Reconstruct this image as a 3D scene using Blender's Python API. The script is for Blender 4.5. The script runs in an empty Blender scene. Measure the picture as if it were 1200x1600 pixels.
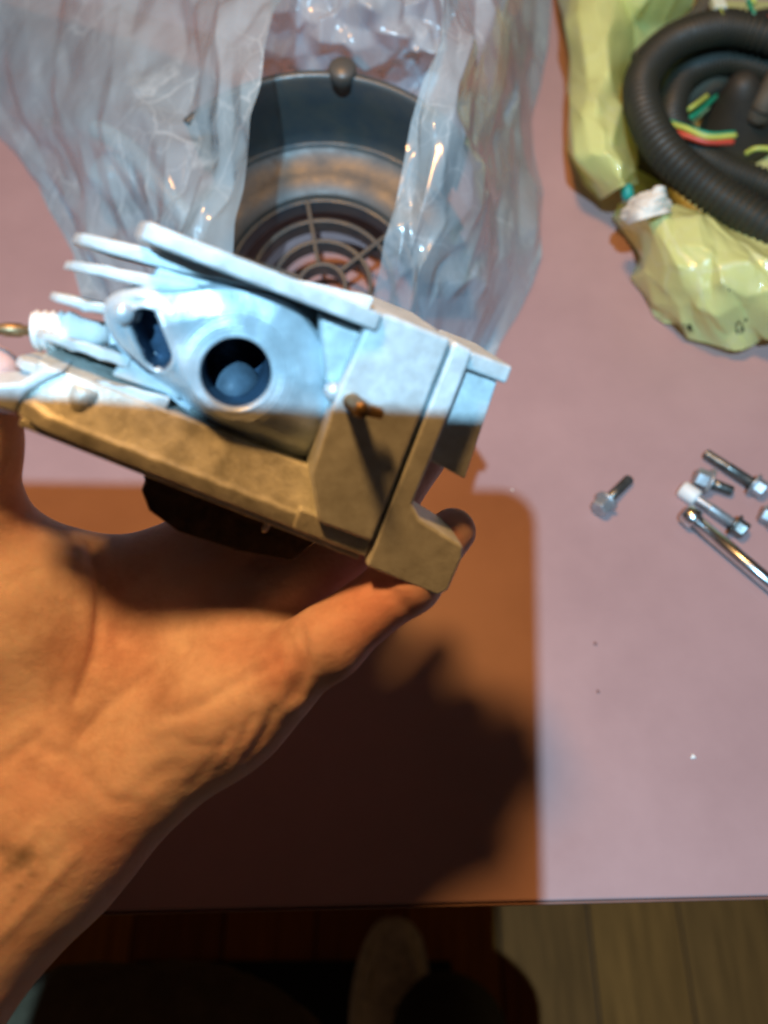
import bpy, bmesh, math, random
import numpy as np
from mathutils import Vector, Matrix

random.seed(7)
R = math.radians
S = bpy.context.scene
COL = S.collection

# ------------------------------------------------------------------ camera
CAM = Vector((0.0, 0.0, 0.38))
FPX = 1200.0
TILT = R(28)
cd = bpy.data.cameras.new('camera')
cam = bpy.data.objects.new('camera', cd)
COL.objects.link(cam)
cam.location = CAM
cam.rotation_euler = (TILT, 0, 0)
cd.sensor_fit = 'HORIZONTAL'
cd.sensor_width = 26.0
cd.lens = 26.0
cd.clip_start = 0.005
cd.clip_end = 30
cd.dof.use_dof = True
cd.dof.focus_distance = 0.27
cd.dof.aperture_fstop = 6.2        # about 3 mm of real aperture
S.camera = cam

# ------------------------------------------------------------------ world, lamps, exposure
w = bpy.data.worlds.new('World'); S.world = w; w.use_nodes = True
bg = w.node_tree.nodes['Background']
bg.inputs[0].default_value = (1.0, 0.62, 0.42, 1)
bg.inputs[1].default_value = 0.028


def point_lamp(name, loc, power, color, radius):
    l = bpy.data.lights.new(name, 'POINT')
    l.energy = power; l.color = color; l.shadow_soft_size = radius
    o = bpy.data.objects.new(name, l); COL.objects.link(o); o.location = loc
    return o


point_lamp('cool_lamp', (-0.085, -0.345, 1.2), 86, (0.39, 0.73, 1.0), 0.009)
point_lamp('warm_lamp', (-0.115, 0.32, 0.82), 19.5, (1.0, 0.475, 0.135), 0.048)

S.view_settings.view_transform = 'Standard'
S.view_settings.look = 'None'
S.view_settings.exposure = 0.0
S.view_settings.gamma = 1.0
S.render.engine = 'CYCLES'
S.cycles.max_bounces = 8
S.cycles.transparent_max_bounces = 16
S.cycles.caustics_reflective = False
S.cycles.caustics_refractive = False

# ------------------------------------------------------------------ coordinates
F = Vector((0, math.sin(TILT), -math.cos(TILT)))
U = Vector((0, math.cos(TILT), math.sin(TILT)))
RT = Vector((1, 0, 0))


def ray(px, py):
    return F + RT * ((px - 600) / FPX) + U * ((800 - py) / FPX)


def P(px, py, d):
    return CAM + ray(px, py) * d


def T(px, py, z=0.0):
    r = ray(px, py)
    return CAM + r * ((z - CAM.z) / r.z)


# frame of the cylinder head: u along the flange, v up the cylinder axis, w to the viewer; unit 1/1200*0.19 m
HS = 0.19 / FPX
HO = P(400, 640, 0.19)
HN = (-(F + RT * (-0.19) + U * 0.42)).normalized()
hx = RT * 0.932 - U * 0.362
HX = (hx - HN * hx.dot(HN)).normalized()
HZ = HX.cross(-HN).normalized()
if HZ.dot(U) < 0:
    HZ = -HZ
HM = Matrix(((HX.x, HZ.x, HN.x, HO.x), (HX.y, HZ.y, HN.y, HO.y), (HX.z, HZ.z, HN.z, HO.z), (0, 0, 0, 1)))


# ------------------------------------------------------------------ helpers
def tag(o, label=None, cat=None, group=None, kind=None):
    if label: o['label'] = label
    if cat: o['category'] = cat
    if group: o['group'] = group
    if kind: o['kind'] = kind
    return o


def empty(name, loc=(0, 0, 0), rot=None):
    o = bpy.data.objects.new(name, None); COL.objects.link(o)
    o.location = loc; o.empty_display_size = 0.01
    if rot: o.rotation_euler = rot
    return o


def link(name, me, m, parent=None, smooth=True, auto=None):
    o = bpy.data.objects.new(name, me); COL.objects.link(o)
    if m is not None and not me.materials: me.materials.append(m)
    if smooth:
        for p in me.polygons: p.use_smooth = True
    if parent: o.parent = parent
    return o


def from_bm(name, bm, m, parent=None, smooth=False):
    bmesh.ops.recalc_face_normals(bm, faces=bm.faces)
    me = bpy.data.meshes.new(name); bm.to_mesh(me); bm.free()
    return link(name, me, m, parent, smooth)


def pydata(name, vs, fs, m, parent=None, smooth=True):
    me = bpy.data.meshes.new(name)
    me.from_pydata([tuple(v) for v in vs], [], fs); me.update()
    return link(name, me, m, parent, smooth)


def bevel(o, wd, seg=2, ang=35):
    b = o.modifiers.new('bevel', 'BEVEL'); b.width = wd; b.segments = seg
    b.limit_method = 'ANGLE'; b.angle_limit = R(ang)
    for p in o.data.polygons: p.use_smooth = True
    wn = o.modifiers.new('wn', 'WEIGHTED_NORMAL'); wn.keep_sharp = True
    return o


def prism_uv(poly, w0, w1, M=None):
    """polygon in (u, v) extruded along w"""
    bm = bmesh.new()
    a = [bm.verts.new((x, y, w0)) for x, y in poly]
    b = [bm.verts.new((x, y, w1)) for x, y in poly]
    n = len(poly)
    bm.faces.new(a); bm.faces.new(b[::-1])
    for i in range(n):
        bm.faces.new((a[i], a[(i + 1) % n], b[(i + 1) % n], b[i]))
    return bm


def plate_uw(poly, v0, v1, slope=0.0):
    """polygon in (u, w) extruded along v"""
    bm = bmesh.new()
    a = [bm.verts.new((x, v0 + slope * x, y)) for x, y in poly]
    b = [bm.verts.new((x, v1 + slope * x, y)) for x, y in poly]
    n = len(poly)
    bm.faces.new(a); bm.faces.new(b[::-1])
    for i in range(n):
        bm.faces.new((a[i], a[(i + 1) % n], b[(i + 1) % n], b[i]))
    return bm


def scale_bm(bm, s):
    for v in bm.verts: v.co *= s
    return bm


def cyl(p0, p1, r0, r1=None, n=24, cap=True):
    r1 = r0 if r1 is None else r1
    return lathe_bm(p0, p1, [(0, r0), (1, r1)], n, cap)


def lathe_bm(p0, p1, prof, n=24, cap=True, bm=None):
    """profile of (t along axis, radius)"""
    bm = bm or bmesh.new()
    p0 = Vector(p0); p1 = Vector(p1); ax = p1 - p0
    d = ax.normalized()
    a = d.orthogonal().normalized(); b = d.cross(a)
    rings = []
    for t, r in prof:
        rings.append([bm.verts.new(p0 + ax * t + (a * math.cos(2 * math.pi * k / n) + b * math.sin(2 * math.pi * k / n)) * r) for k in range(n)])
    for i in range(len(rings) - 1):
        for k in range(n):
            bm.faces.new((rings[i][k], rings[i][(k + 1) % n], rings[i + 1][(k + 1) % n], rings[i + 1][k]))
    if cap:
        bm.faces.new(rings[0][::-1]); bm.faces.new(rings[-1])
    return bm


def spline(pts, n):
    """Catmull-Rom through the points"""
    p = [np.array(q, float) for q in pts]
    p = [2 * p[0] - p[1]] + p + [2 * p[-1] - p[-2]]
    out = []
    m = len(p) - 3
    for i in range(n):
        s = i / (n - 1) * m
        k = min(int(s), m - 1); t = s - k
        a, b, c, d = p[k], p[k + 1], p[k + 2], p[k + 3]
        out.append(0.5 * (2 * b + (c - a) * t + (2 * a - 5 * b + 4 * c - d) * t * t + (3 * b - a - 3 * c + d) * t ** 3))
    return out


def tube(name, pts, rad, m, parent=None, n=14, steps=60, ridges=0, ridge_h=0.0):
    c = [Vector(q) for q in spline(pts, steps)]
    vs, fs = [], []
    up = Vector((0.13, 0.21, 1)).normalized()
    for i, q in enumerate(c):
        t = (c[min(i + 1, steps - 1)] - c[max(i - 1, 0)]).normalized()
        a = t.cross(up).normalized(); b = t.cross(a)
        r = rad if not callable(rad) else rad(i / (steps - 1))
        if ridges: r += ridge_h * (1 if (i % ridges) < ridges / 2 else -1)
        for k in range(n):
            th = 2 * math.pi * k / n
            vs.append(q + (a * math.cos(th) + b * math.sin(th)) * r)
    for i in range(steps - 1):
        for k in range(n):
            fs.append((i * n + k, i * n + (k + 1) % n, (i + 1) * n + (k + 1) % n, (i + 1) * n + k))
    fs.append(tuple(range(n))[::-1]); fs.append(tuple(range((steps - 1) * n, steps * n)))
    return pydata(name, vs, fs, m, parent)


_tab = {}


def vnoise(x, y, seed=0):
    if seed not in _tab: _tab[seed] = np.random.RandomState(seed).rand(256, 256)
    t = _tab[seed]
    xi = np.floor(x).astype(int); yi = np.floor(y).astype(int)
    fx = x - xi; fy = y - yi
    fx = fx * fx * (3 - 2 * fx); fy = fy * fy * (3 - 2 * fy)
    g = lambda i, j: t[i % 256, j % 256]
    return (g(xi, yi) * (1 - fx) * (1 - fy) + g(xi + 1, yi) * fx * (1 - fy) + g(xi, yi + 1) * (1 - fx) * fy + g(xi + 1, yi + 1) * fx * fy) * 2 - 1


def crumple(x, y, seed, n=60, sharp=1.0):
    """faceted creases: difference of the nearest random points over the unit square"""
    rs = np.random.RandomState(seed)
    q = rs.rand(n, 2) * 1.2 - 0.1
    h = rs.rand(n)
    wx = x + 0.05 * vnoise(x * 6, y * 6, seed + 1); wy = y + 0.05 * vnoise(x * 6 + 9, y * 6, seed + 2)
    d = np.sqrt((wx[..., None] - q[:, 0]) ** 2 + (wy[..., None] - q[:, 1]) ** 2)
    d.sort(axis=-1)
    return (d[..., 1] - d[..., 0]) * math.sqrt(n) * sharp - 0.4


def facet(x, y, seed, wp=0.45):
    """random heights over a skewed triangle lattice, joined by flat facets with sharp folds"""
    if seed not in _tab: _tab[seed] = np.random.RandomState(seed).rand(256, 256)
    t = _tab[seed]
    x = x + wp * vnoise(x * 0.5, y * 0.5, seed + 101); y = y + wp * vnoise(x * 0.5 + 7, y * 0.5, seed + 102)
    xi = np.floor(x).astype(int); yi = np.floor(y).astype(int)
    fx = x - xi; fy = y - yi
    g = lambda i, j: t[i % 256, j % 256]
    a, b, c, d = g(xi, yi), g(xi + 1, yi), g(xi, yi + 1), g(xi + 1, yi + 1)
    up = a + (b - a) * fx + (d - b) * fy
    dn = a + (d - c) * fx + (c - a) * fy
    return np.where(fx > fy, up, dn) * 2 - 1


def sheet(name, rows, nu, nv, disp, m, parent=None, thick=0.0, jit=0.0, up=1, soft=2, fine=0.0004):
    """cloth through control rows of (px, py, z): placed where the sight line meets the height z"""
    ctrl = [[np.array(T(*c)) for c in r] for r in rows]
    rr = [spline(r, nu) for r in ctrl]
    g = np.array([spline([rr[k][i] for k in range(len(rr))], nv) for i in range(nu)])   # nu, nv, 3
    s, t = np.meshgrid(np.linspace(0, 1, nu), np.linspace(0, 1, nv), indexing='ij')
    gu = np.gradient(g, axis=0); gv = np.gradient(g, axis=1)
    nr = np.cross(gu, gv); nr /= np.linalg.norm(nr, axis=-1, keepdims=True) + 1e-12
    if nr[..., 2].mean() < 0: nr = -nr
    g = g + nr * disp(s, t)[..., None]
    if jit:                                   # every vertex pushed a little: the film breaks into flat facets
        rj = np.random.RandomState(nu * 31 + nv)
        lat = (rj.rand(nu, nv, 1) - 0.5) * 0.9 * gu + (rj.rand(nu, nv, 1) - 0.5) * 0.9 * gv
        lat[0] = lat[-1] = 0; lat[:, 0] = lat[:, -1] = 0
        g = g + lat + nr * ((rj.rand(nu, nv) - 0.5) * 2 * jit)[..., None]
    g[..., 2] = np.maximum(g[..., 2], 0.0012)
    if up > 1:
        i_ = np.linspace(0, nu - 1, (nu - 1) * up + 1); j_ = np.linspace(0, nv - 1, (nv - 1) * up + 1)
        gf = np.stack([np.stack([np.interp(i_, np.arange(nu), g[:, j, c]) for j in range(nv)], 1) for c in range(3)], -1)
        gf = np.stack([np.stack([np.interp(j_, np.arange(nv), gf[i, :, c]) for i in range(len(i_))], 0) for c in range(3)], -1)
        for _ in range(soft):                 # folds keep a small radius
            q = np.pad(gf, ((1, 1), (1, 1), (0, 0)), mode='reflect', reflect_type='odd')
            gf = (q[1:-1, 1:-1] * 2 + q[:-2, 1:-1] + q[2:, 1:-1] + q[1:-1, :-2] + q[1:-1, 2:]) / 6
        g = gf; nu, nv = len(i_), len(j_)
        s, t = np.meshgrid(np.linspace(0, 1, nu), np.linspace(0, 1, nv), indexing='ij')
        g[..., 2] += fine * (facet(s * nu / 5, t * nv / 6, 301, 0.4) + 0.6 * facet(s * nu / 11 + t * 3, t * nv / 9, 302, 0.4))
        g[..., 2] = np.maximum(g[..., 2], 0.0012)
    vs = g.reshape(-1, 3)
    fs = [(i * nv + j, (i + 1) * nv + j, (i + 1) * nv + j + 1, i * nv + j + 1) for i in range(nu - 1) for j in range(nv - 1)]
    o = pydata(name, vs, fs, m, parent, smooth=True)
    if thick:
        so = o.modifiers.new('solid', 'SOLIDIFY'); so.thickness = thick; so.offset = -1
    return o, g


# ------------------------------------------------------------------ materials
def mat(name, color, rough=0.5, metal=0.0, var=0.15, vscale=60, bump=0.2, bscale=300, bdist=0.0004, color2=None, sss=0.0, coat=0.0, rvar=0.0, spec=0.5):
    m = bpy.data.materials.new(name); m.use_nodes = True
    nt = m.node_tree; N = nt.nodes; L = nt.links
    b = N['Principled BSDF']
    b.inputs['Roughness'].default_value = rough
    b.inputs['Metallic'].default_value = metal
    b.inputs['Specular IOR Level'].default_value = spec
    if coat:
        b.inputs['Coat Weight'].default_value = coat
    tc = N.new('ShaderNodeTexCoord')
    nz = N.new('ShaderNodeTexNoise'); nz.inputs['Scale'].default_value = vscale; nz.inputs['Detail'].default_value = 6
    nz.inputs['Roughness'].default_value = 0.65
    L.new(tc.outputs['Object'], nz.inputs['Vector'])
    ramp = N.new('ShaderNodeMix'); ramp.data_type = 'RGBA'
    c2 = color2 or tuple(max(0, c * (1 - 2 * var)) for c in color)
    c1 = tuple(min(1, c * (1 + var)) for c in color)
    ramp.inputs[6].default_value = (*c2, 1); ramp.inputs[7].default_value = (*c1, 1)
    mr = N.new('ShaderNodeMapRange'); mr.inputs[1].default_value = 0.3; mr.inputs[2].default_value = 0.7
    L.new(nz.outputs[0], mr.inputs[0]); L.new(mr.outputs[0], ramp.inputs[0])
    L.new(ramp.outputs[2], b.inputs['Base Color'])
    if rvar:
        mq = N.new('ShaderNodeMapRange'); mq.inputs[1].default_value = 0.3; mq.inputs[2].default_value = 0.7
        mq.inputs[3].default_value = max(0.02, rough - rvar); mq.inputs[4].default_value = min(1, rough + rvar)
        L.new(nz.outputs[0], mq.inputs[0]); L.new(mq.outputs[0], b.inputs['Roughness'])
    if bump:
        n2 = N.new('ShaderNodeTexNoise'); n2.inputs['Scale'].default_value = bscale; n2.inputs['Detail'].default_value = 4
        L.new(tc.outputs['Object'], n2.inputs['Vector'])
        bp = N.new('ShaderNodeBump'); bp.inputs['Strength'].default_value = bump; bp.inputs['Distance'].default_value = bdist
        L.new(n2.outputs[0], bp.inputs['Height']); L.new(bp.outputs[0], b.inputs['Normal'])
    if sss:
        b.inputs['Subsurface Weight'].default_value = sss
        b.inputs['Subsurface Radius'].default_value = (0.006, 0.0022, 0.0011)
        b.inputs['Subsurface Scale'].default_value = 1.0
    return m


M = {}
M['table'] = mat('laminate', (0.405, 0.250, 0.242), 0.40, 0, 0.045, 11, 0.10, 1300, 0.0002, spec=0.35, rvar=0.12)
M['edge'] = mat('edge band', (0.16, 0.07, 0.05), 0.5, 0, 0.1)
M['alu'] = mat('cast aluminium', (0.74, 0.84, 0.88), 0.42, 0.25, 0.10, 140, 0.5, 1500, 0.00025, color2=(0.54, 0.60, 0.61), rvar=0.12)
M['alu_mach'] = mat('machined aluminium', (0.62, 0.72, 0.78), 0.36, 0.35, 0.10, 160, 0.3, 900, 0.0003, rvar=0.08)
M['alu_dirty'] = mat('oily aluminium', (0.74, 0.78, 0.74), 0.45, 0.3, 0.12, 130, 0.6, 1300, 0.0003, color2=(0.40, 0.42, 0.38), rvar=0.12)
M['steel'] = mat('zinc steel', (0.46, 0.50, 0.53), 0.45, 0.7, 0.15, 200, 0.2, 600, 0.0002)
M['steel_dk'] = mat('oiled steel', (0.20, 0.21, 0.20), 0.35, 0.8, 0.25, 200, 0.3, 600, 0.0003)
M['chrome'] = mat('polished steel', (0.70, 0.74, 0.76), 0.27, 1.0, 0.08, 150, 0.08, 300)
M['hole_shade'] = mat('shaded holes', (0.05, 0.10, 0.17), 0.5, 0.2, 0.3, 150, 0.4, 500, 0.0004)  # dark blue is shade inside port and slot, put into the colour
M['valve'] = mat('valve steel', (0.10, 0.16, 0.22), 0.6, 0.1, 0.2, 150, 0.3, 500, 0.0004)
M['gasket'] = mat('burnt gasket', (0.035, 0.024, 0.018), 0.8, 0, 0.4, 200, 0.6, 400, 0.0008)
M['ceramic'] = mat('white ceramic', (0.82, 0.82, 0.80), 0.25, 0, 0.05, 100, 0.05)
M['brass'] = mat('dull brass', (0.36, 0.24, 0.12), 0.4, 0.7, 0.3, 200)
M['blackpl'] = mat('black plastic', (0.030, 0.045, 0.055), 0.38, 0, 0.35, 70, 0.3, 500, 0.0003, color2=(0.085, 0.09, 0.08), rvar=0.12)
M['greypl'] = mat('dusty plastic', (0.042, 0.048, 0.050), 0.45, 0, 0.3, 60, 0.3, 500, 0.0003, color2=(0.10, 0.085, 0.066), rvar=0.1)
M['tube'] = mat('ribbed conduit', (0.010, 0.011, 0.008), 0.58, 0, 0.3, 45, 0.3, 600, 0.0002, color2=(0.030, 0.028, 0.017), rvar=0.1)
M['rubber'] = mat('dusty rubber', (0.016, 0.014, 0.011), 0.6, 0, 0.4, 60, 0.3, 600, 0.0003, color2=(0.04, 0.032, 0.02))
M['tape'] = mat('cloth tape', (0.05, 0.044, 0.034), 0.7, 0, 0.4, 90, 0.5, 700, 0.0004, color2=(0.10, 0.08, 0.05))
M['red'] = mat('red wire', (0.55, 0.07, 0.04), 0.4, 0, 0.1)
M['green'] = mat('green wire', (0.02, 0.30, 0.16), 0.4, 0, 0.1)
M['ygreen'] = mat('yellow green wire', (0.50, 0.55, 0.10), 0.4, 0, 0.1)
M['teal'] = mat('teal plastic', (0.02, 0.32, 0.26), 0.4, 0, 0.1)
M['conn'] = mat('ivory connector', (0.68, 0.70, 0.52), 0.4, 0, 0.1)
M['paper'] = mat('white tissue', (0.78, 0.76, 0.68), 0.8, 0, 0.08, 80, 0.4, 300, 0.0005)
M['ink'] = mat('black ink', (0.015, 0.03, 0.012), 0.5, 0, 0.2)
M['white'] = mat('white plastic', (0.80, 0.82, 0.80), 0.45, 0, 0.05)
M['clearpart'] = mat('cloudy plastic', (0.60, 0.64, 0.65), 0.3, 0, 0.1)
M['shoe'] = mat('olive suede', (0.78, 0.68, 0.48), 0.85, 0, 0.2, 60, 0.5, 500, 0.0006)
M['sole'] = mat('shoe edge', (0.85, 0.78, 0.60), 0.7, 0, 0.15, 60)
M['cloth_dk'] = mat('black trousers', (0.020, 0.016, 0.014), 0.9, 0, 0.2, 40, 0.5, 900, 0.0006)
M['cloth_kh'] = mat('khaki cloth', (0.16, 0.12, 0.07), 0.9, 0, 0.15, 40, 0.5, 900, 0.0006)
M['mat'] = mat('rubber mat', (0.02, 0.02, 0.02), 0.8, 0, 0.2)
M['blocker'] = mat('phone glass', (0.03, 0.03, 0.035), 0.2, 0, 0.05)
M['speck'] = mat('plaster crumb', (0.8, 0.78, 0.74), 0.8, 0, 0.05)
M['stainm'] = mat('rust crumb', (0.30, 0.165, 0.15), 0.9, 0, 0.2)


def wood(name, c):
    m = mat(name, c, 0.75, 0, 0.18, spec=0.12)
    nt = m.node_tree; N = nt.nodes; L = nt.links
    nz = [n for n in N if n.type == 'TEX_NOISE'][0]
    mp = N.new('ShaderNodeMapping'); mp.inputs['Scale'].default_value = (14, 1.2, 4)
    tc = [n for n in N if n.type == 'TEX_COORD'][0]
    L.new(tc.outputs['Object'], mp.inputs[0]); L.new(mp.outputs[0], nz.inputs['Vector'])
    nz.inputs['Scale'].default_value = 6; nz.inputs['Detail'].default_value = 9
    return m


WOOD = [wood('plank %d' % i, c) for i, c in enumerate([(0.36, 0.125, 0.028), (0.27, 0.095, 0.024), (0.46, 0.175, 0.034), (0.31, 0.11, 0.027)])]


def film(name, color, alpha, rough, trans=0.0, vscale=25, avar=0.12, white=None, bump=0.18, stretch=(1.4, 0.7, 1)):
    m = bpy.data.materials.new(name); m.use_nodes = True
    nt = m.node_tree; N = nt.nodes; L = nt.links
    b = N['Principled BSDF']; out = N['Material Output']
    b.inputs['Base Color'].default_value = (*color, 1)
    b.inputs['Roughness'].default_value = rough
    b.inputs['Specular IOR Level'].default_value = 0.8
    b.inputs['Coat Weight'].default_value = 1.0; b.inputs['Coat Roughness'].default_value = 0.08
    sh = b.outputs[0]
    tc = N.new('ShaderNodeTexCoord')
    nz = N.new('ShaderNodeTexNoise'); nz.inputs['Scale'].default_value = vscale; nz.inputs['Detail'].default_value = 5
    L.new(tc.outputs['Object'], nz.inputs['Vector'])
    mx = N.new('ShaderNodeVectorMath'); mx.operation = 'MULTIPLY_ADD'
    mx.inputs[1].default_value = (0.035, 0.035, 0.035)
    L.new(nz.outputs[1], mx.inputs[0]); L.new(tc.outputs['Object'], mx.inputs[2])
    mp = N.new('ShaderNodeMapping'); mp.inputs['Scale'].default_value = stretch
    L.new(mx.outputs[0], mp.inputs[0])
    lines = None; hsum = None
    for (sc, wd) in ((26, 0.035), (70, 0.05)):
        v = N.new('ShaderNodeTexVoronoi'); v.feature = 'DISTANCE_TO_EDGE'; v.inputs['Scale'].default_value = sc
        L.new(mp.outputs[0], v.inputs['Vector'])
        mr = N.new('ShaderNodeMapRange'); mr.inputs[1].default_value = 0.0; mr.inputs[2].default_value = wd
        mr.inputs[3].default_value = 1.0; mr.inputs[4].default_value = 0.0
        L.new(v.outputs[0], mr.inputs[0])
        v2 = N.new('ShaderNodeTexVoronoi'); v2.inputs['Scale'].default_value = sc      # a random tilt of each facet
        L.new(mp.outputs[0], v2.inputs['Vector'])
        if lines is None: lines, hsum = mr.outputs[0], v.outputs[0]
        else:
            a_ = N.new('ShaderNodeMath'); a_.operation = 'MULTIPLY_ADD'; a_.inputs[1].default_value = 0.5
            L.new(mr.outputs[0], a_.inputs[0]); L.new(lines, a_.inputs[2]); lines = a_.outputs[0]
            h_ = N.new('ShaderNodeMath'); h_.operation = 'MULTIPLY_ADD'; h_.inputs[1].default_value = 0.4
            L.new(v.outputs[0], h_.inputs[0]); L.new(hsum, h_.inputs[2]); hsum = h_.outputs[0]
    bp = N.new('ShaderNodeBump'); bp.inputs['Strength'].default_value = bump; bp.inputs['Distance'].default_value = 0.006
    L.new(hsum, bp.inputs['Height']); L.new(bp.outputs[0], b.inputs['Normal']); L.new(bp.outputs[0], b.inputs['Coat Normal'])
    # creases fade in and out over the film
    n3 = N.new('ShaderNodeTexNoise'); n3.inputs['Scale'].default_value = 14; n3.inputs['Detail'].default_value = 3
    L.new(tc.outputs['Object'], n3.inputs['Vector'])
    m3 = N.new('ShaderNodeMapRange'); m3.inputs[1].default_value = 0.42; m3.inputs[2].default_value = 0.62
    L.new(n3.outputs[0], m3.inputs[0])
    lm = N.new('ShaderNodeMath'); lm.operation = 'MULTIPLY'; lm.use_clamp = True
    L.new(lines, lm.inputs[0]); L.new(m3.outputs[0], lm.inputs[1])
    if white:
        cm = N.new('ShaderNodeMix'); cm.data_type = 'RGBA'
        cm.inputs[6].default_value = (*color, 1); cm.inputs[7].default_value = (*white, 1)
        L.new(lm.outputs[0], cm.inputs[0]); L.new(cm.outputs[2], b.inputs['Base Color'])
    if trans:
        tl = N.new('ShaderNodeBsdfTranslucent'); tl.inputs[0].default_value = (*color, 1)
        ms = N.new('ShaderNodeMixShader'); ms.inputs[0].default_value = trans
        L.new(sh, ms.inputs[1]); L.new(tl.outputs[0], ms.inputs[2]); sh = ms.outputs[0]
    if alpha < 1:
        tr = N.new('ShaderNodeBsdfTransparent'); tr.inputs[0].default_value = (0.95, 0.97, 0.98, 1)
        ms = N.new('ShaderNodeMixShader')
        mr = N.new('ShaderNodeMapRange'); mr.inputs[1].default_value = 0.3; mr.inputs[2].default_value = 0.7
        mr.inputs[3].default_value = alpha - avar; mr.inputs[4].default_value = min(1, alpha + avar)
        L.new(nz.outputs[0], mr.inputs[0])
        ad = N.new('ShaderNodeMath'); ad.operation = 'MULTIPLY_ADD'; ad.inputs[1].default_value = 0.22; ad.use_clamp = True
        L.new(lm.outputs[0], ad.inputs[0]); L.new(mr.outputs[0], ad.inputs[2])
        L.new(ad.outputs[0], ms.inputs[0]); L.new(tr.outputs[0], ms.inputs[1]); L.new(sh, ms.inputs[2]); sh = ms.outputs[0]
    L.new(sh, out.inputs[0])
    return m


M['clear'] = film('clear film', (0.48, 0.64, 0.73), 0.56, 0.22, 0.12, 22, 0.13, (0.62, 0.74, 0.80), 0.14)
M['yellow'] = film('yellow film', (0.90, 0.93, 0.38), 1.0, 0.36, 0.36, 25, 0.1, (0.93, 0.96, 0.55), 0.10, (1, 1, 1))


def skin_mat():
    m = mat('skin', (0.82, 0.66, 0.63), 0.55, 0, 0.05, 42, 0.0, color2=(0.74, 0.50, 0.47), sss=0.15, spec=0.22)
    nt = m.node_tree; N = nt.nodes; L = nt.links
    b = N['Principled BSDF']; tc = [n for n in N if n.type == 'TEX_COORD'][0]
    # fine skin relief: wrinkles and pores
    n1 = N.new('ShaderNodeTexNoise'); n1.inputs['Scale'].default_value = 130; n1.inputs['Detail'].default_value = 6
    mp = N.new('ShaderNodeMapping'); mp.inputs['Rotation'].default_value = (0, 0, R(-45)); mp.inputs['Scale'].default_value = (1, 1.7, 1.2)
    L.new(tc.outputs['Object'], mp.inputs[0]); L.new(mp.outputs[0], n1.inputs['Vector'])
    v1 = N.new('ShaderNodeTexVoronoi'); v1.feature = 'DISTANCE_TO_EDGE'; v1.inputs['Scale'].default_value = 420
    L.new(tc.outputs['Object'], v1.inputs['Vector'])
    b1 = N.new('ShaderNodeBump'); b1.inputs['Strength'].default_value = 0.13; b1.inputs['Distance'].default_value = 0.003
    b2 = N.new('ShaderNodeBump'); b2.inputs['Strength'].default_value = 0.16; b2.inputs['Distance'].default_value = 0.0006
    L.new(n1.outputs[0], b1.inputs['Height']); L.new(v1.outputs[0], b2.inputs['Height'])
    L.new(b1.outputs[0], b2.inputs['Normal']); L.new(b2.outputs[0], b.inputs['Normal'])
    # redder skin on the finger and at the base of the palm
    src = b.inputs['Base Color'].links[0].from_socket
    at_ = N.new('ShaderNodeAttribute'); at_.attribute_name = 'flush'
    fx_ = N.new('ShaderNodeMix'); fx_.data_type = 'RGBA'; fx_.blend_type = 'MULTIPLY'
    fx_.inputs[7].default_value = (1.0, 0.70, 0.66, 1)
    L.new(at_.outputs['Fac'], fx_.inputs[0]); L.new(src, fx_.inputs[6]); src = fx_.outputs[2]
    # grime rubbed into the skin
    gn = N.new('ShaderNodeTexNoise'); gn.inputs['Scale'].default_value = 26; gn.inputs['Detail'].default_value = 7; gn.inputs['Roughness'].default_value = 0.7
    L.new(tc.outputs['Object'], gn.inputs['Vector'])
    gm = N.new('ShaderNodeMapRange'); gm.inputs[1].default_value = 0.48; gm.inputs[2].default_value = 0.68; gm.inputs[4].default_value = 0.75
    L.new(gn.outputs[0], gm.inputs[0])
    gx = N.new('ShaderNodeMix'); gx.data_type = 'RGBA'; gx.blend_type = 'MULTIPLY'; gx.inputs[7].default_value = (0.62, 0.50, 0.46, 1)
    L.new(gm.outputs[0], gx.inputs[0]); L.new(src, gx.inputs[6]); src = gx.outputs[2]
    # grease smears on the wrist
    for (c, rad) in SMEARS:
        d = N.new('ShaderNodeVectorMath'); d.operation = 'DISTANCE'; d.inputs[1].default_value = tuple(c)
        jn = N.new('ShaderNodeTexNoise'); jn.inputs['Scale'].default_value = 130; jn.inputs['Detail'].default_value = 4
        L.new(tc.outputs['Object'], jn.inputs['Vector'])
        ad = N.new('ShaderNodeMath'); ad.operation = 'MULTIPLY_ADD'; ad.inputs[1].default_value = rad * 4.5
        L.new(tc.outputs['Object'], d.inputs[0]); L.new(jn.outputs[0], ad.inputs[0]); L.new(d.outputs[1], ad.inputs[2])
        mr = N.new('ShaderNodeMapRange'); mr.inputs[1].default_value = rad * 1.8; mr.inputs[2].default_value = rad * 3.6
        mr.inputs[3].default_value = 0.6; mr.inputs[4].default_value = 0.0
        L.new(ad.outputs[0], mr.inputs[0])
        mx = N.new('ShaderNodeMix'); mx.data_type = 'RGBA'; mx.inputs[7].default_value = (0.05, 0.05, 0.035, 1)
        L.new(mr.outputs[0], mx.inputs[0]); L.new(src, mx.inputs[6]); src = mx.outputs[2]
    L.new(src, b.inputs['Base Color'])
    return m


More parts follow.
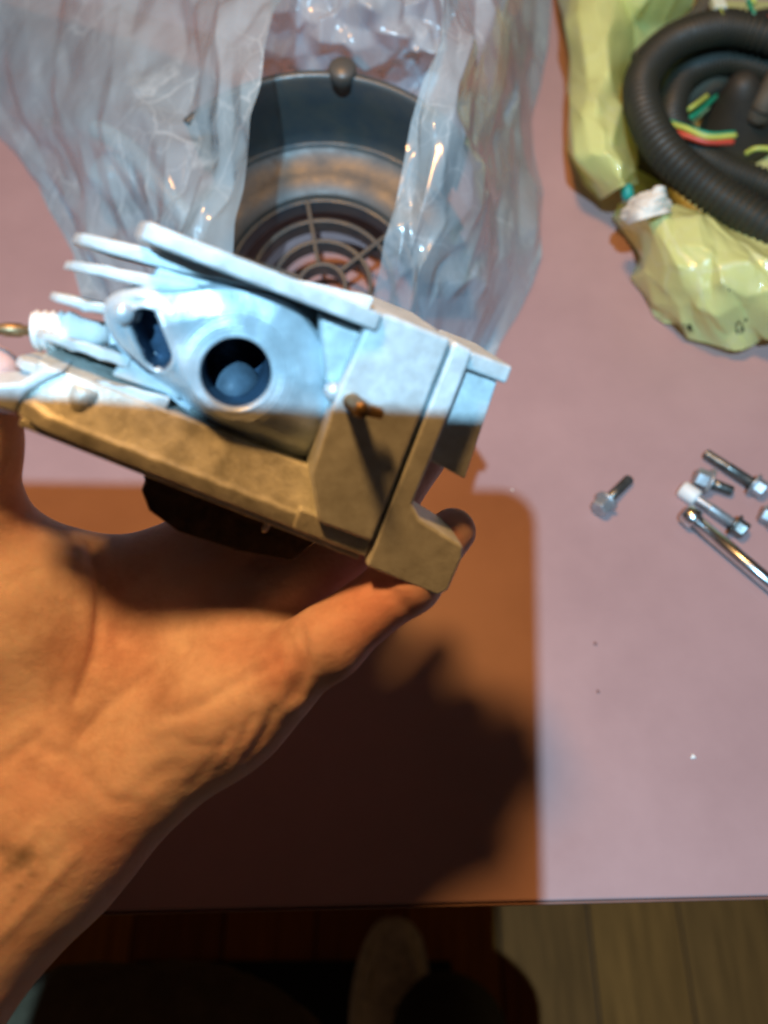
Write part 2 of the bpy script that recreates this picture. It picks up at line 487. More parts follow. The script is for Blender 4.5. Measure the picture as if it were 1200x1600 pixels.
# ================================================================== SETTING
# ---- floor of wooden planks, 0.75 m below the table top
FZ = -0.75
fl = bpy.data.meshes.new('floor')
fl.from_pydata([(-1.2, -1.0, FZ - 0.004), (1.2, -1.0, FZ - 0.004), (1.2, 1.4, FZ - 0.004), (-1.2, 1.4, FZ - 0.004)], [], [(0, 1, 2, 3)])
floor = tag(link('floor', fl, M['mat'], smooth=False), kind='structure')
x = -1.15
k = 0
while x < 1.1:
    wd = 0.118
    for (y0, y1) in ((-0.98, 0.71 - 0.17 * (k % 3)), (0.713 - 0.17 * (k % 3), 1.38)):
        bm = bmesh.new()
        bmesh.ops.create_cube(bm, size=1)
        for v in bm.verts:
            v.co = Vector((x + wd * 0.5 + v.co.x * (wd - 0.0025), (y0 + y1) / 2 + v.co.y * (y1 - y0), FZ + v.co.z * 0.006))
        o = from_bm('plank', bm, WOOD[(k * 7 + (1 if y0 > 0 else 0)) % 4], floor)
        bevel(o, 0.0012, 1)
    x += wd; k += 1

# ---- table
tb = empty('table', (0.0, 0.5, 0.0))
tag(tb, 'pink-brown laminate table top with a straight dark front edge', 'table')
E0 = T(140, 1425); E1 = T(1200, 1400)
dirx = (E1 - E0).normalized(); diry = Vector((-dirx.y, dirx.x, 0))
c0 = E0 - dirx * 0.55; c1 = E1 + dirx * 0.5
top = bmesh.new()
pts = [c0, c1, c1 + diry * 1.0, c0 + diry * 1.0]
a = [top.verts.new(Vector((q.x, q.y, 0)) - tb.location) for q in pts]
b_ = [top.verts.new(Vector((q.x, q.y, -0.022)) - tb.location) for q in pts]
top.faces.new(a); top.faces.new(b_[::-1])
for i in range(4): top.faces.new((a[i], a[(i + 1) % 4], b_[(i + 1) % 4], b_[i]))
bevel(from_bm('table_top', top, M['table'], tb), 0.0015, 2)
eb = bmesh.new()
q0, q1 = c0 - diry * 0.0012, c1 - diry * 0.0012
va = [eb.verts.new(Vector((q.x, q.y, z)) - tb.location) for q, z in ((q0, -0.002), (q1, -0.002), (q1, -0.021), (q0, -0.021))]
vb = [eb.verts.new(v.co + diry * 0.001) for v in va]
eb.faces.new(va); eb.faces.new(vb[::-1])
for i in range(4): eb.faces.new((va[i], va[(i + 1) % 4], vb[(i + 1) % 4], vb[i]))
from_bm('edge_band', eb, M['edge'], tb)
for (lx, ly) in ((-0.5, 0.10), (0.6, 0.10), (-0.5, 0.92), (0.6, 0.92)):
    l = from_bm('leg', cyl(Vector((lx, ly, -0.022)) - tb.location, Vector((lx, ly, FZ + 0.004)) - tb.location, 0.022, 0.016), M['edge'], tb, True)

# ================================================================== CYLINDER HEAD
head = empty('cylinder_head')
head.matrix_world = HM
tag(head, 'cast aluminium engine cylinder head with cooling fins and round port, held in the hand', 'cylinder head')
bpy.context.view_layer.update()


def cv(u, v):
    """from the flange directions as drawn to the plane of the tilted head"""
    r = ray(400 + .932 * u + .362 * v, 640 + .362 * u - .932 * v)
    t = (HO - CAM).dot(HN) / r.dot(HN)
    p = CAM + r * t - HO
    return p.dot(HX) / HS, p.dot(HZ) / HS


def hpart(name, bm, m='alu', bw=2.5, parent=None, smooth=False):
    for q in bm.verts: q.co.x, q.co.y = cv(q.co.x, q.co.y)
    scale_bm(bm, HS)
    o = from_bm(name, bm, M[m], parent or head, smooth)
    if bw: bevel(o, bw * HS, 2)
    return o


def wob(bm, amp, fr=0.05):
    for v in bm.verts:
        n = (math.sin(v.co.x * fr * 3.1 + v.co.y * fr) + math.sin(v.co.x * fr * 7.7 + 1.3)) * 0.5
        v.co.y += n * amp
    return bm


BACK = -330
# core and top flange
for pl in ([(-205, -120), (-112, -120), (-112, 172), (-150, 172), (-205, 140)], [(16, -120), (190, -120), (190, 178), (16, 178)],
           [(-110, 112), (14, 112), (14, 178), (-110, 178)], [(-110, -120), (14, -120), (14, -16), (-110, -16)]):
    hpart('core_wall', prism_uv(pl, -110, -232), 'alu', 3)
hpart('core', prism_uv([(-205, -118), (190, -118), (190, 176), (-150, 176), (-205, 140)], -236, BACK), 'alu', 6)
tp = [(-276, -20), (-262, 30), (-200, 46), (60, 48), (122, 38), (128, 10), (128, BACK), (-200, BACK), (-270, -200)]
bm = wob(plate_uw(tp, 188, 216), 1.2)
for q in bm.verts: q.co.y += 0.13 * (q.co.z - 46)
hpart('top_flange', bm, 'alu', 3)


# cooling fins: each from its free tip to the place where it runs into the body
def fin(v_tip, slope, u_tip, u_end, th, tipw, endw, name='fin', mt='alu'):
    pts = []
    n = 14
    for i in range(n + 1):                       # rounded nose
        t = i / n
        an = math.pi * (0.5 + t)
        pts.append((u_tip + 60 + 60 * math.cos(an), tipw - 70 + 60 * math.sin(an) * 1.0))
    pts = [(u_tip + 6, BACK * 0.7), (u_tip, tipw - 90), (u_tip + 6, tipw - 40), (u_tip + 22, tipw - 12), (u_tip + 50, tipw)]
    m = 10
    for i in range(1, m + 1):
        t = i / m
        pts.append((u_tip + 50 + (u_end - u_tip - 50) * t, tipw + (endw - tipw) * (t ** 0.8)))
    pts += [(u_end, BACK * 0.8), (u_tip + 60, BACK)]
    bm = bmesh.new()
    lo, hi = [], []
    for (x, y) in pts:
        vv = v_tip + slope * (x - u_tip) + 1.6 * math.sin(x * 0.13 + v_tip) + 1.0 * math.sin(x * 0.41 + 2 * v_tip) + 0.16 * (y - tipw)
        th_ = th * (0.68 + 0.32 * min(1, max(0, (x - u_tip) / 160)))
        lo.append(bm.verts.new((x, vv - th_ / 2, y))); hi.append(bm.verts.new((x, vv + th_ / 2, y)))
    bm.faces.new(lo); bm.faces.new(hi[::-1])
    for i in range(len(pts)):
        j = (i + 1) % len(pts)
        bm.faces.new((lo[i], lo[j], hi[j], hi[i]))
    return hpart(name, bm, mt, 2.5)


fin(138, 0.14, -386, 108, 26, -55, 2)
fin(92, 0.17, -384, -60, 21, -60, -25)
fin(32, 0.15, -388, -225, 19, -60, -62)
fin(-30, 0.09, -386, -212, 20, -55, -60)
fin(-86, 0.12, -398, -130, 22, -45, -40)

# casting web seen between the two top fins
hpart('web', prism_uv([(-232, 95), (-90, 110), (-80, 162), (-228, 150)], -45, -130), 'alu', 8)
hpart('web', prism_uv([(-238, -52), (-110, -48), (-150, -10), (-214, -2), (-224, -20)], -64, -130), 'alu', 10)

# base flange with a sloping upper face
bm = bmesh.new()
prof = [(-152, 2), (-128, 4), (-121, -6), (-62, -34), (-58, -120), (-62, BACK), (-152, BACK)]
U0, U1 = -352, 238
cols = []
for i in range(25):
    t = i / 24
    uu = U0 + (U1 - U0) * t
    cut = 30 * max(0, 1 - t * 7) ** 2
    cols.append([bm.verts.new((uu, v + 1.5 * math.sin(uu * 0.11) * (1 if k in (1, 2) else 0.2), wv - (cut if k < 3 else 0))) for k, (v, wv) in enumerate(prof)])
for i in range(24):
    for k in range(len(prof)):
        j = (k + 1) % len(prof)
        bm.faces.new((cols[i][k], cols[i][j], cols[i + 1][j], cols[i + 1][k]))
bm.faces.new(cols[0]); bm.faces.new(cols[-1][::-1])
hpart('base_flange', bm, 'alu_dirty', 4)
# lower rim under the flange and ear at its free end
hpart('gasket_rim', plate_uw([(-340, -14), (236, -8), (236, BACK), (-340, BACK)], -164, -151), 'alu_dirty', 2)
hpart('ear', wob(prism_uv([(-420, -160), (-352, -150), (-346, -112), (-322, -84), (-300, -58), (-334, -62), (-362, -100), (-420, -128)], -20, -110), 2), 'alu', 7)
# stud boss standing on the flange
hpart('stud_boss', lathe_bm((-262, -140, -40), (-262, -72, -40), [(0, 30), (0.9, 28), (1, 24)], 24), 'alu_dirty', 0, smooth=True)

# burnt gasket hanging below the flange
bm = prism_uv([(-120, -166), (-126, -184), (-116, -192), (-121, -205), (-96, -232), (-40, -246), (60, -240), (150, -222), (185, -166)], -60, -300)
hpart('gasket', bm, 'gasket', 5)
hpart('valve_tip', lathe_bm((88, -166, -30), (84, -184, -30), [(0, 5), (0.8, 5), (1, 3)], 12), 'steel', 0, smooth=True)

# ---- port boss: polar height field with the round port and the stud slot sunk into it
PC = (-48.5, 38.0)          # port centre in u, v
PR = 56.0
outl_px = [(160, 458), (215, 446), (280, 446), (345, 438), (400, 443), (445, 458), (487, 492), (515, 535), (545, 585), (562, 625), (556, 668),
           (525, 722), (470, 738), (400, 722), (335, 690), (285, 645), (235, 602), (190, 562), (162, 520), (150, 485)]
outl = [((x - 400) * .932 + (y - 640) * .362, (x - 400) * .362 - (y - 640) * .932 - 9) for x, y in outl_px]


def rad_at(th):
    best = 10
    dx, dy = math.cos(th), math.sin(th)
    n = len(outl)
    for i in range(n):
        x1, y1 = outl[i][0] - PC[0], outl[i][1] - PC[1]; x2, y2 = outl[(i + 1) % n][0] - PC[0], outl[(i + 1) % n][1] - PC[1]
        ex, ey = x2 - x1, y2 - y1
        den = dx * ey - dy * ex
        if abs(den) < 1e-9: continue
        t = (x1 * ey - y1 * ex) / den; s = (x1 * dy - y1 * dx) / den
        if t > 0 and -1e-6 <= s <= 1 + 1e-6: best = max(best, t)
    return best


NT, NR = 200, 76
RA = [rad_at(2 * math.pi * i / NT) for i in range(NT)]
RA = [sum(RA[(i + k) % NT] for k in range(-3, 4)) / 7 for i in range(NT)]
sx = lambda x, y: ((x - 400) * .932 + (y - 640) * .362, (x - 400) * .362 - (y - 640) * .932)
S0, S1, SR = sx(222, 508), sx(244, 562), 21.0


def boss_w(u, v, t, r, th):
    """surface height; t = 0 at the port rim, 1 at the outline"""
    right = max(0, math.cos(th + 0.25))
    wv = -14 - 52 * right * max(0, t - 0.22) ** 1.3
    dn = max(0, -math.sin(th + 0.3))
    wv -= 105 * dn * max(0, t - 0.2) ** 1.2
    up = max(0, math.sin(th - 0.1))
    wv -= 26 * up * max(0, t - 0.45)
    wv += 1.2 * math.exp(-((r - 78) / 8.0) ** 2)                 # machined ring round the port
    wv += 0.7 * math.sin(r * 0.9) * math.exp(-((r - 84) / 16.0) ** 2)
    if t > 0.9: wv -= 18 * ((t - 0.9) / 0.1) ** 2
    wv += 1.6 * math.sin(u * 0.05 + 1) * math.sin(v * 0.06)
    # slot
    ax, ay = S1[0] - S0[0], S1[1] - S0[1]
    s = max(0, min(1, ((u - S0[0]) * ax + (v - S0[1]) * ay) / (ax * ax + ay * ay)))
    d = math.hypot(u - S0[0] - ax * s, v - S0[1] - ay * s)
    kk = max(0, min(1, (SR + 2.5 - d) / 5)); kk = kk * kk * (3 - 2 * kk)
    wv -= 75 * kk
    wv += 4 * math.exp(-((d - SR - 6) / 5) ** 2)
    return wv


bm = bmesh.new()
rings = []
# port tunnel, from the bottom to the rim
for (rr, ww) in ((PR * 0.80, -230), (PR * 0.9, -140), (PR * 0.97, -60), (PR - 0.6, -30), (PR, -18)):
    rings.append([bm.verts.new((PC[0] + rr * math.cos(2 * math.pi * i / NT), PC[1] + rr * math.sin(2 * math.pi * i / NT), ww)) for i in range(NT)])
for j in range(NR + 1):
    t = j / NR
    ring = []
    for i in range(NT):
        th = 2 * math.pi * i / NT
        r = PR + 3 + (RA[i] - PR - 3) * t
        u = PC[0] + r * math.cos(th); v = PC[1] + r * math.sin(th)
        ring.append(bm.verts.new((u, v, boss_w(u, v, t, r, th))))
    rings.append(ring)
for (g, ww) in ((1.0, -60), (0.98, -140)):
    rings.append([bm.verts.new((PC[0] + RA[i] * g * math.cos(2 * math.pi * i / NT), PC[1] + RA[i] * g * math.sin(2 * math.pi * i / NT), ww)) for i in range(NT)])
for j in range(len(rings) - 1):
    for i in range(NT):
        f_ = bm.faces.new((rings[j][i], rings[j][(i + 1) % NT], rings[j + 1][(i + 1) % NT], rings[j + 1][i]))
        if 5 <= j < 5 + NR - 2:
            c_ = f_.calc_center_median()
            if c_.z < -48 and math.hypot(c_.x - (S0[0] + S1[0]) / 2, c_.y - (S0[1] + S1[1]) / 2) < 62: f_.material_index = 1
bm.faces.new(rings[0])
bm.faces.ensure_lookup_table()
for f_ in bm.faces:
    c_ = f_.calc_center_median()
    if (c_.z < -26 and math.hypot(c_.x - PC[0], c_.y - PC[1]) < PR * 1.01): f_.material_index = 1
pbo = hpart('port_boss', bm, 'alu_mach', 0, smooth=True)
pbo.data.materials.append(M['hole_shade'])
# valve seen at the bottom of the port
vb_ = lathe_bm((-30, -22, -165), (-42, 0, -85), [(0, 50), (0.3, 50), (0.6, 46), (0.8, 30), (0.93, 17), (1.0, 6)], 32)
hpart('valve', vb_, 'valve', 0, smooth=True)
# rounded lug beside the slot
hpart('slot_lug', lathe_bm((-262, 62, -90), (-246, 62, -6), [(0, 19), (0.7, 19), (0.92, 17), (1, 11)], 24), 'alu_mach', 0, smooth=True)

# exhaust stud with its collar on the right of the port
st = empty('exhaust_stud'); st.parent = head
sb = sx(520, 612)
hpart('collar', lathe_bm((sb[0], sb[1], -60), (sb[0] + 2, sb[1] + 2, 22), [(0, 16), (0.75, 16), (0.95, 15), (1, 12)], 20), 'alu_mach', 0, parent=st, smooth=True)
sb = sx(548, 622)
hpart('thread', lathe_bm((sb[0] - 6, sb[1] - 4, -20), (sb[0] + 4, sb[1] + 6, 92), [(0, 14)] + [(0.1 + 0.8 * q / 40, 14 if q % 2 else 12.6) for q in range(41)] + [(0.93, 13), (1, 10)], 20), 'brass', 0, parent=st, smooth=True)
hpart('tang', prism_uv([(sb[0] + 8, sb[1] - 8), (sb[0] + 44, sb[1] - 2), (sb[0] + 40, sb[1] + 14), (sb[0] + 8, sb[1] + 12)], 50, 66), 'brass', 5, parent=st)

# gusset between port boss and chain tunnel
hpart('gusset', prism_uv([(40, 172), (116, 176), (118, 60), (92, 70)], -12, -90), 'alu', 8)

# ---- chain tunnel block with the seam, right of the port
hpart('tunnel_wall', wob(prism_uv([(108, 208), (132, 216), (238, 216), (238, -40), (238, -120), (150, -122), (112, -60), (104, 60)], 26, -250), 1.0), 'alu', 7)
hpart('tunnel_cover', wob(prism_uv([(243, 214), (278, 210), (278, 30), (276, -44), (296, -62), (372, -76), (378, -92), (376, -150), (362, -163), (243, -160)], 22, -90), 1.0), 'alu', 7)
hpart('side_box', prism_uv([(280, 178), (344, 176), (352, 12), (282, 20)], -22, -220), 'alu', 4)
hpart('lip', plate_uw([(280, 2), (352, -4), (354, -220), (280, -220)], 178, 207), 'alu', 5)
hpart('tunnel_foot', prism_uv([(118, -116), (240, -116), (240, -150), (118, -150)], 12, -250), 'alu_dirty', 5)

# ---- spark plug screwed into the far side of the fins
def hw(u, v, w_):
    return HM @ (Vector((*cv(u, v), w_)) * HS)


sp = empty('spark_plug', hw(-250, 25, -110))
tag(sp, 'spark plug with ribbed white ceramic sticking out left between the fins', 'spark plug')
s0, s1 = hw(-270, -4, -140) - sp.location, hw(-394, -48, -140) - sp.location
prof = [(0.0, 17 * HS), (0.2, 20 * HS), (0.35, 24 * HS), (0.45, 31 * HS)]
for q in range(5):
    a0 = 0.48 + q * 0.105
    prof += [(a0, 32 * HS), (a0 + 0.035, 33 * HS), (a0 + 0.065, 28.5 * HS), (a0 + 0.095, 29 * HS)]
prof += [(0.99, 30 * HS), (1.0, 20 * HS)]
from_bm('insulator', lathe_bm(s0, s1, prof, 28), M['ceramic'], sp, True)
ax = (s1 - s0).normalized()
from_bm('terminal', lathe_bm(s1 - ax * 0.001, s1 + ax * 0.012, [(0, 8 * HS), (0.25, 8 * HS), (0.3, 11 * HS), (0.6, 11 * HS), (0.66, 9 * HS), (1, 8 * HS)], 16), M['brass'], sp, True)
from_bm('hex_body', lathe_bm(s0 - ax * 0.008, s0, [(0, 30 * HS), (0.9, 30 * HS), (1, 24 * HS)], 6), M['steel'], sp)

# ================================================================== HAND (one continuous surface)
_SM = [(P(4, 1325, 0.212), 0.003), (P(36, 1338, 0.212), 0.0045), (P(48, 1368, 0.212), 0.0026), (P(32, 1388, 0.211), 0.0022), (P(18, 1405, 0.210), 0.002)]
PR_ = []


def cap(a, b, ra, rb, k=0.010):
    PR_.append((np.array(P(*a)), np.array(P(*b)), ra / 1000, rb / 1000, k))


# forearm and wrist
cap((112, 1298, .232), (-165, 1605, .212), 18, 22, 0.02)
cap((30, 1225, .238), (-260, 1530, .218), 20, 24, 0.025)
cap((70, 1275, .234), (-200, 1580, .214), 20, 23, 0.02)
# heel of the hand and the metacarpals
cap((112, 1298, .231), (350, 1112, .228), 18.5, 17, 0.016)
cap((350, 1112, .228), (428, 1062, .227), 17, 12.5, 0.012)
cap((90, 1250, .240), (372, 1000, .242), 18, 13, 0.014)
cap((60, 1220, .242), (318, 940, .250), 18, 13, 0.014)
cap((40, 1190, .244), (262, 900, .258), 18, 13, 0.014)
cap((70, 1110, .250), (290, 1010, .252), 19, 15, 0.02)
# thenar and thumb
cap((70, 1190, .236), (10, 960, .232), 19, 22, 0.02)
cap((10, 960, .232), (-42, 815, .222), 22, 13.5, 0.014)
cap((-42, 815, .222), (-40, 700, .210), 13, 10.5, 0.010)
cap((-40, 700, .210), (-12, 588, .200), 10.5, 8.0, 0.008)
# web between thumb and index finger
cap((30, 885, .238), (250, 905, .256), 11, 11, 0.018)
# fingers: index, middle and ring pass below and behind the head; the little one carries its corner
cap((262, 900, .256), (420, 720, .272), 12, 9.5, 0.008)
cap((420, 720, .272), (520, 600, .276), 9.5, 8.0, 0.004)
cap((318, 940, .248), (500, 770, .266), 12, 9.5, 0.008)
cap((500, 770, .266), (610, 640, .272), 9.5, 8.0, 0.004)
cap((372, 1000, .240), (565, 850, .248), 12, 9.2, 0.008)
cap((565, 850, .248), (660, 720, .262), 9.2, 7.8, 0.004)
cap((428, 1062, .227), (505, 1010, .222), 11.5, 9.6, 0.008)
cap((505, 1010, .222), (640, 902, .224), 9.8, 9.4, 0.006)
cap((640, 902, .224), (708, 832, .230), 9.4, 7.2, 0.006)

CREASE = [   # polylines pressed into the skin, (px, py), depth of the press in mm
    ([(470, 985), (478, 1040), (468, 1085)], 1.5), ([(455, 1000), (462, 1050), (450, 1095)], 1.0),
    ([(300, 1010), (230, 1060), (170, 1105), (130, 1150)], 1.1),
    ([(430, 1035), (360, 1075), (300, 1110), (250, 1120)], 0.8),
    ([(140, 850), (155, 930), (150, 1010), (120, 1090)], 1.3),
    ([(428, 1110), (410, 1155), (385, 1190)], 0.8), ([(395, 1120), (370, 1175), (340, 1215)], 0.7), ([(362, 1140), (335, 1190), (300, 1230)], 0.6),
    ([(600, 915), (620, 935), (640, 958)], 0.7),
    ([(60, 1150), (20, 1180), (-20, 1215)], 0.8), ([(170, 1250), (110, 1190), (60, 1165)], 0.7),
]

rc = random.Random(3)
for _ in range(46):      # fine lines over the palm, the heel of the hand and the wrist
    x0, y0 = rc.uniform(0, 430), rc.uniform(880, 1420)
    an = rc.choice((R(-40), R(50), R(-75), R(20))) + rc.uniform(-.3, .3); ln = rc.uniform(25, 75)
    CREASE.append(([(x0, y0), (x0 + ln * .5 * math.cos(an) + rc.uniform(-5, 5), y0 + ln * .5 * math.sin(an)), (x0 + ln * math.cos(an), y0 + ln * math.sin(an) + rc.uniform(-8, 8))], rc.uniform(0.08, 0.28)))
for (pa, pb_) in (((120, 1330), (-40, 1500)), ((60, 1290), (-60, 1420)),):   # tendons of the wrist stand proud
    CREASE.append(([pa, ((pa[0] + pb_[0]) / 2 + 6, (pa[1] + pb_[1]) / 2), pb_], -0.5))
h = 0.00125
allp = np.array([q for p in PR_ for q in (p[0], p[1])])
lo = allp.min(0) - 0.035; hi = allp.max(0) + 0.035
lo[0] = max(lo[0], -0.135)
n3 = np.ceil((hi - lo) / h).astype(int) + 1
FD = np.full(n3, 0.2, np.float32)
axs = [lo[i] + h * np.arange(n3[i]) for i in range(3)]
for (a, b, ra, rb, k) in PR_:
    m_ = max(ra, rb) + 0.03
    i0 = np.maximum(((np.minimum(a, b) - m_ - lo) / h).astype(int), 0)
    i1 = np.minimum(((np.maximum(a, b) + m_ - lo) / h).astype(int) + 2, n3)
    if (i1 <= i0).any(): continue
    sl = tuple(slice(i0[c], i1[c]) for c in range(3))
    X, Y, Z = np.meshgrid(axs[0][sl[0]], axs[1][sl[1]], axs[2][sl[2]], indexing='ij')
    ab = b - a
    t = np.clip(((X - a[0]) * ab[0] + (Y - a[1]) * ab[1] + (Z - a[2]) * ab[2]) / ab.dot(ab), 0, 1)
    d = np.sqrt((X - a[0] - t * ab[0]) ** 2 + (Y - a[1] - t * ab[1]) ** 2 + (Z - a[2] - t * ab[2]) ** 2) - (ra + (rb - ra) * t)
    f = FD[sl]
    hh = np.maximum(k - np.abs(f - d), 0) / k
    FD[sl] = np.minimum(f, d) - hh * hh * k * 0.25


def surface_nets(Fv, lo, h):
    ins = Fv < 0
    n = Fv.shape
    c = np.zeros(tuple(s - 1 for s in n), np.int8)
    for dx in (0, 1):
        for dy in (0, 1):
            for dz in (0, 1):
                c += ins[dx:n[0] - 1 + dx, dy:n[1] - 1 + dy, dz:n[2] - 1 + dz]
    act = np.argwhere((c > 0) & (c < 8))
    idx = -np.ones(c.shape, np.int32)
    idx[act[:, 0], act[:, 1], act[:, 2]] = np.arange(len(act))
    acc = np.zeros((len(act), 3)); cnt = np.zeros(len(act))
    cor = [(dx, dy, dz) for dx in (0, 1) for dy in (0, 1) for dz in (0, 1)]
    val = {q: Fv[act[:, 0] + q[0], act[:, 1] + q[1], act[:, 2] + q[2]] for q in cor}
    for q in cor:
        for ax_ in range(3):
            if q[ax_] == 0:
                r = list(q); r[ax_] = 1; r = tuple(r)
                a, b = val[q], val[r]
                mk = (a < 0) != (b < 0)
                t = np.where(mk, a / np.where(mk, a - b, 1), 0)
                pos = np.array(q, float)[None] + np.zeros((len(act), 3)); pos[:, ax_] += t
                acc += pos * mk[:, None]; cnt += mk
    V = lo + h * (act + acc / cnt[:, None])
    Q = []
    for ax_ in range(3):
        o1, o2 = (ax_ + 1) % 3, (ax_ + 2) % 3
        s0 = [slice(None)] * 3; s1 = [slice(None)] * 3
        s0[ax_] = slice(0, n[ax_] - 1); s1[ax_] = slice(1, n[ax_])
        A = ins[tuple(s0)]; B = ins[tuple(s1)]
        e = np.argwhere(A != B)
        ok = (e[:, o1] > 0) & (e[:, o2] > 0) & (e[:, o1] < n[o1] - 1) & (e[:, o2] < n[o2] - 1)
        e = e[ok]
        fl_ = A[e[:, 0], e[:, 1], e[:, 2]]
        def cell(d1, d2):
            g = e.copy(); g[:, o1] -= d1; g[:, o2] -= d2
            return idx[g[:, 0], g[:, 1], g[:, 2]]
        q = np.stack([cell(1, 1), cell(0, 1), cell(0, 0), cell(1, 0)], 1)
        q[~fl_] = q[~fl_][:, ::-1]
        Q.append(q)
    return V, np.concatenate(Q)


V, Q = surface_nets(FD, lo, h)
# press the creases and tendons in, seen along the palm's own direction
nrm = np.zeros_like(V)
fn = np.cross(V[Q[:, 2]] - V[Q[:, 0]], V[Q[:, 3]] - V[Q[:, 1]])
for c in range(4): np.add.at(nrm, Q[:, c], fn)
nrm /= np.linalg.norm(nrm, axis=1, keepdims=True) + 1e-12
rel = V - np.array(CAM)
dep = rel @ np.array(F)
pxs = 600 + FPX * (rel @ np.array(RT)) / dep
pys = 800 - FPX * (rel @ np.array(U)) / dep
facing = (nrm * -rel).sum(1) / np.linalg.norm(rel, axis=1)
for pl, dmm in CREASE:
    pts = np.array(spline(pl, 24))
    dist = np.full(len(V), 1e9)
    for i in range(len(pts) - 1):
        a, b = pts[i], pts[i + 1]; ab = b - a
        t = np.clip(((pxs - a[0]) * ab[0] + (pys - a[1]) * ab[1]) / ab.dot(ab), 0, 1)
        dist = np.minimum(dist, np.hypot(pxs - a[0] - t * ab[0], pys - a[1] - t * ab[1]))
    amt = np.exp(-(dist / 7.0) ** 2) - 0.35 * np.exp(-((dist - 20) / 12.0) ** 2)
    V -= nrm * (amt * dmm / 1000 * np.clip(facing * 2.4 - 0.9, 0, 1))[:, None]
# low lumps of muscle and tendon
lump = vnoise(V[:, 0] * 55 + 3, V[:, 1] * 55, 5) * 0.0009 + vnoise(V[:, 0] * 120 + 3, V[:, 1] * 120 + V[:, 2] * 70, 6) * 0.00018
V += nrm * lump[:, None]
def on_skin(x, y):
    d2 = (pxs - x) ** 2 + (pys - y) ** 2 + np.where(facing > 0.2, 0, 1e6)
    return tuple(V[int(np.argmin(d2))])


SMEARS = [(on_skin(4, 1325), 0.0022), (on_skin(36, 1338), 0.0032), (on_skin(48, 1366), 0.0020), (on_skin(34, 1386), 0.0016), (on_skin(20, 1402), 0.0014)]
M['skin'] = skin_mat()
flush = np.zeros(len(V))
for (fx0, fy0, fr, fa) in ((590, 950, 95, 1.0), (680, 860, 70, 1.0), (445, 1040, 45, 0.7), (190, 1010, 60, 0.5), (40, 1230, 70, 0.35), (180, 1330, 60, 0.5), (370, 1010, 50, 0.4), (60, 800, 60, 0.3)):
    flush = np.maximum(flush, fa * np.exp(-((pxs - fx0) ** 2 + (pys - fy0) ** 2) / (fr * fr)))
hand = pydata('hand', V, [tuple(int(i) for i in q) for q in Q], M['skin'])
fa_ = hand.data.attributes.new('flush', 'FLOAT', 'POINT')
fa_.data.foreach_set('value', flush.astype(np.float32))
sm = hand.modifiers.new('smooth', 'SMOOTH'); sm.factor = 0.5; sm.iterations = 4
tag(hand, 'bare left hand and wrist, palm up, carrying the cylinder head on its fingers', 'hand')

# ================================================================== FAN SHROUD in the clear bag
sh = empty('fan_shroud', T(503, 445, 0.03))
sh.rotation_euler = (R(17), 0, 0)
tag(sh, 'black plastic engine fan shroud with round ringed grille, lying in the clear bag', 'fan shroud')


def band(r0, r1, z0, z1, a0=0.0, a1=360.0, n=72):
    bm = bmesh.new()
    full = abs(a1 - a0) >= 359.9
    cs = []
    for i in range(n if full else n + 1):
        an = R(a0 + (a1 - a0) * i / n)
        c, s = math.cos(an), math.sin(an)
        cs.append([bm.verts.new((r * c, r * s, z)) for r, z in ((r0, z0), (r1, z0), (r1, z1), (r0, z1))])
    m = len(cs)
    for i in range(m if full else m - 1):
        for k in range(4):
            bm.faces.new((cs[i][k], cs[(i + 1) % m][k], cs[(i + 1) % m][(k + 1) % 4], cs[i][(k + 1) % 4]))
    if not full:
        bm.faces.new(cs[0]); bm.faces.new(cs[-1][::-1])
    return bm


for r_ in (0.0145, 0.0300, 0.0440, 0.0580):
    bevel(from_bm('grille_ring', band(r_ - 0.0016, r_ + 0.0012, -0.012, 0.0), M['greypl' if r_ < 0.05 else 'blackpl'], sh), 0.0005, 1)
for q in range(6):
    an = R(100 + 60 * q)
    d = Vector((math.cos(an), math.sin(an), 0)); e = Vector((-d.y, d.x, 0))
    bm = bmesh.new()
    vs = []
    for z in (-0.007, 0.0008):
        for (r_, s) in ((0.0152, -1), (0.0575, -1), (0.0575, 1), (0.0152, 1)):
            vs.append(bm.verts.new(d * r_ + e * (0.0013 * s) + Vector((0, 0, z))))
    for f in ((0, 1, 2, 3), (7, 6, 5, 4), (0, 1, 5, 4), (1, 2, 6, 5), (2, 3, 7, 6), (3, 0, 4, 7)): bm.faces.new([vs[i] for i in f])
    bevel(from_bm('spoke', bm, M['greypl'], sh), 0.0004, 1)


def arc_lathe(prof, a0, a1, n=64):
    bm = bmesh.new(); cs = []
    for i in range(n + 1):
        an = R(a0 + (a1 - a0) * i / n)
        cs.append([bm.verts.new((r * math.cos(an), r * math.sin(an), z)) for r, z in prof])
    for i in range(n):
        for k in range(len(prof) - 1):
            bm.faces.new((cs[i][k], cs[i + 1][k], cs[i + 1][k + 1], cs[i][k + 1]))
    return bm


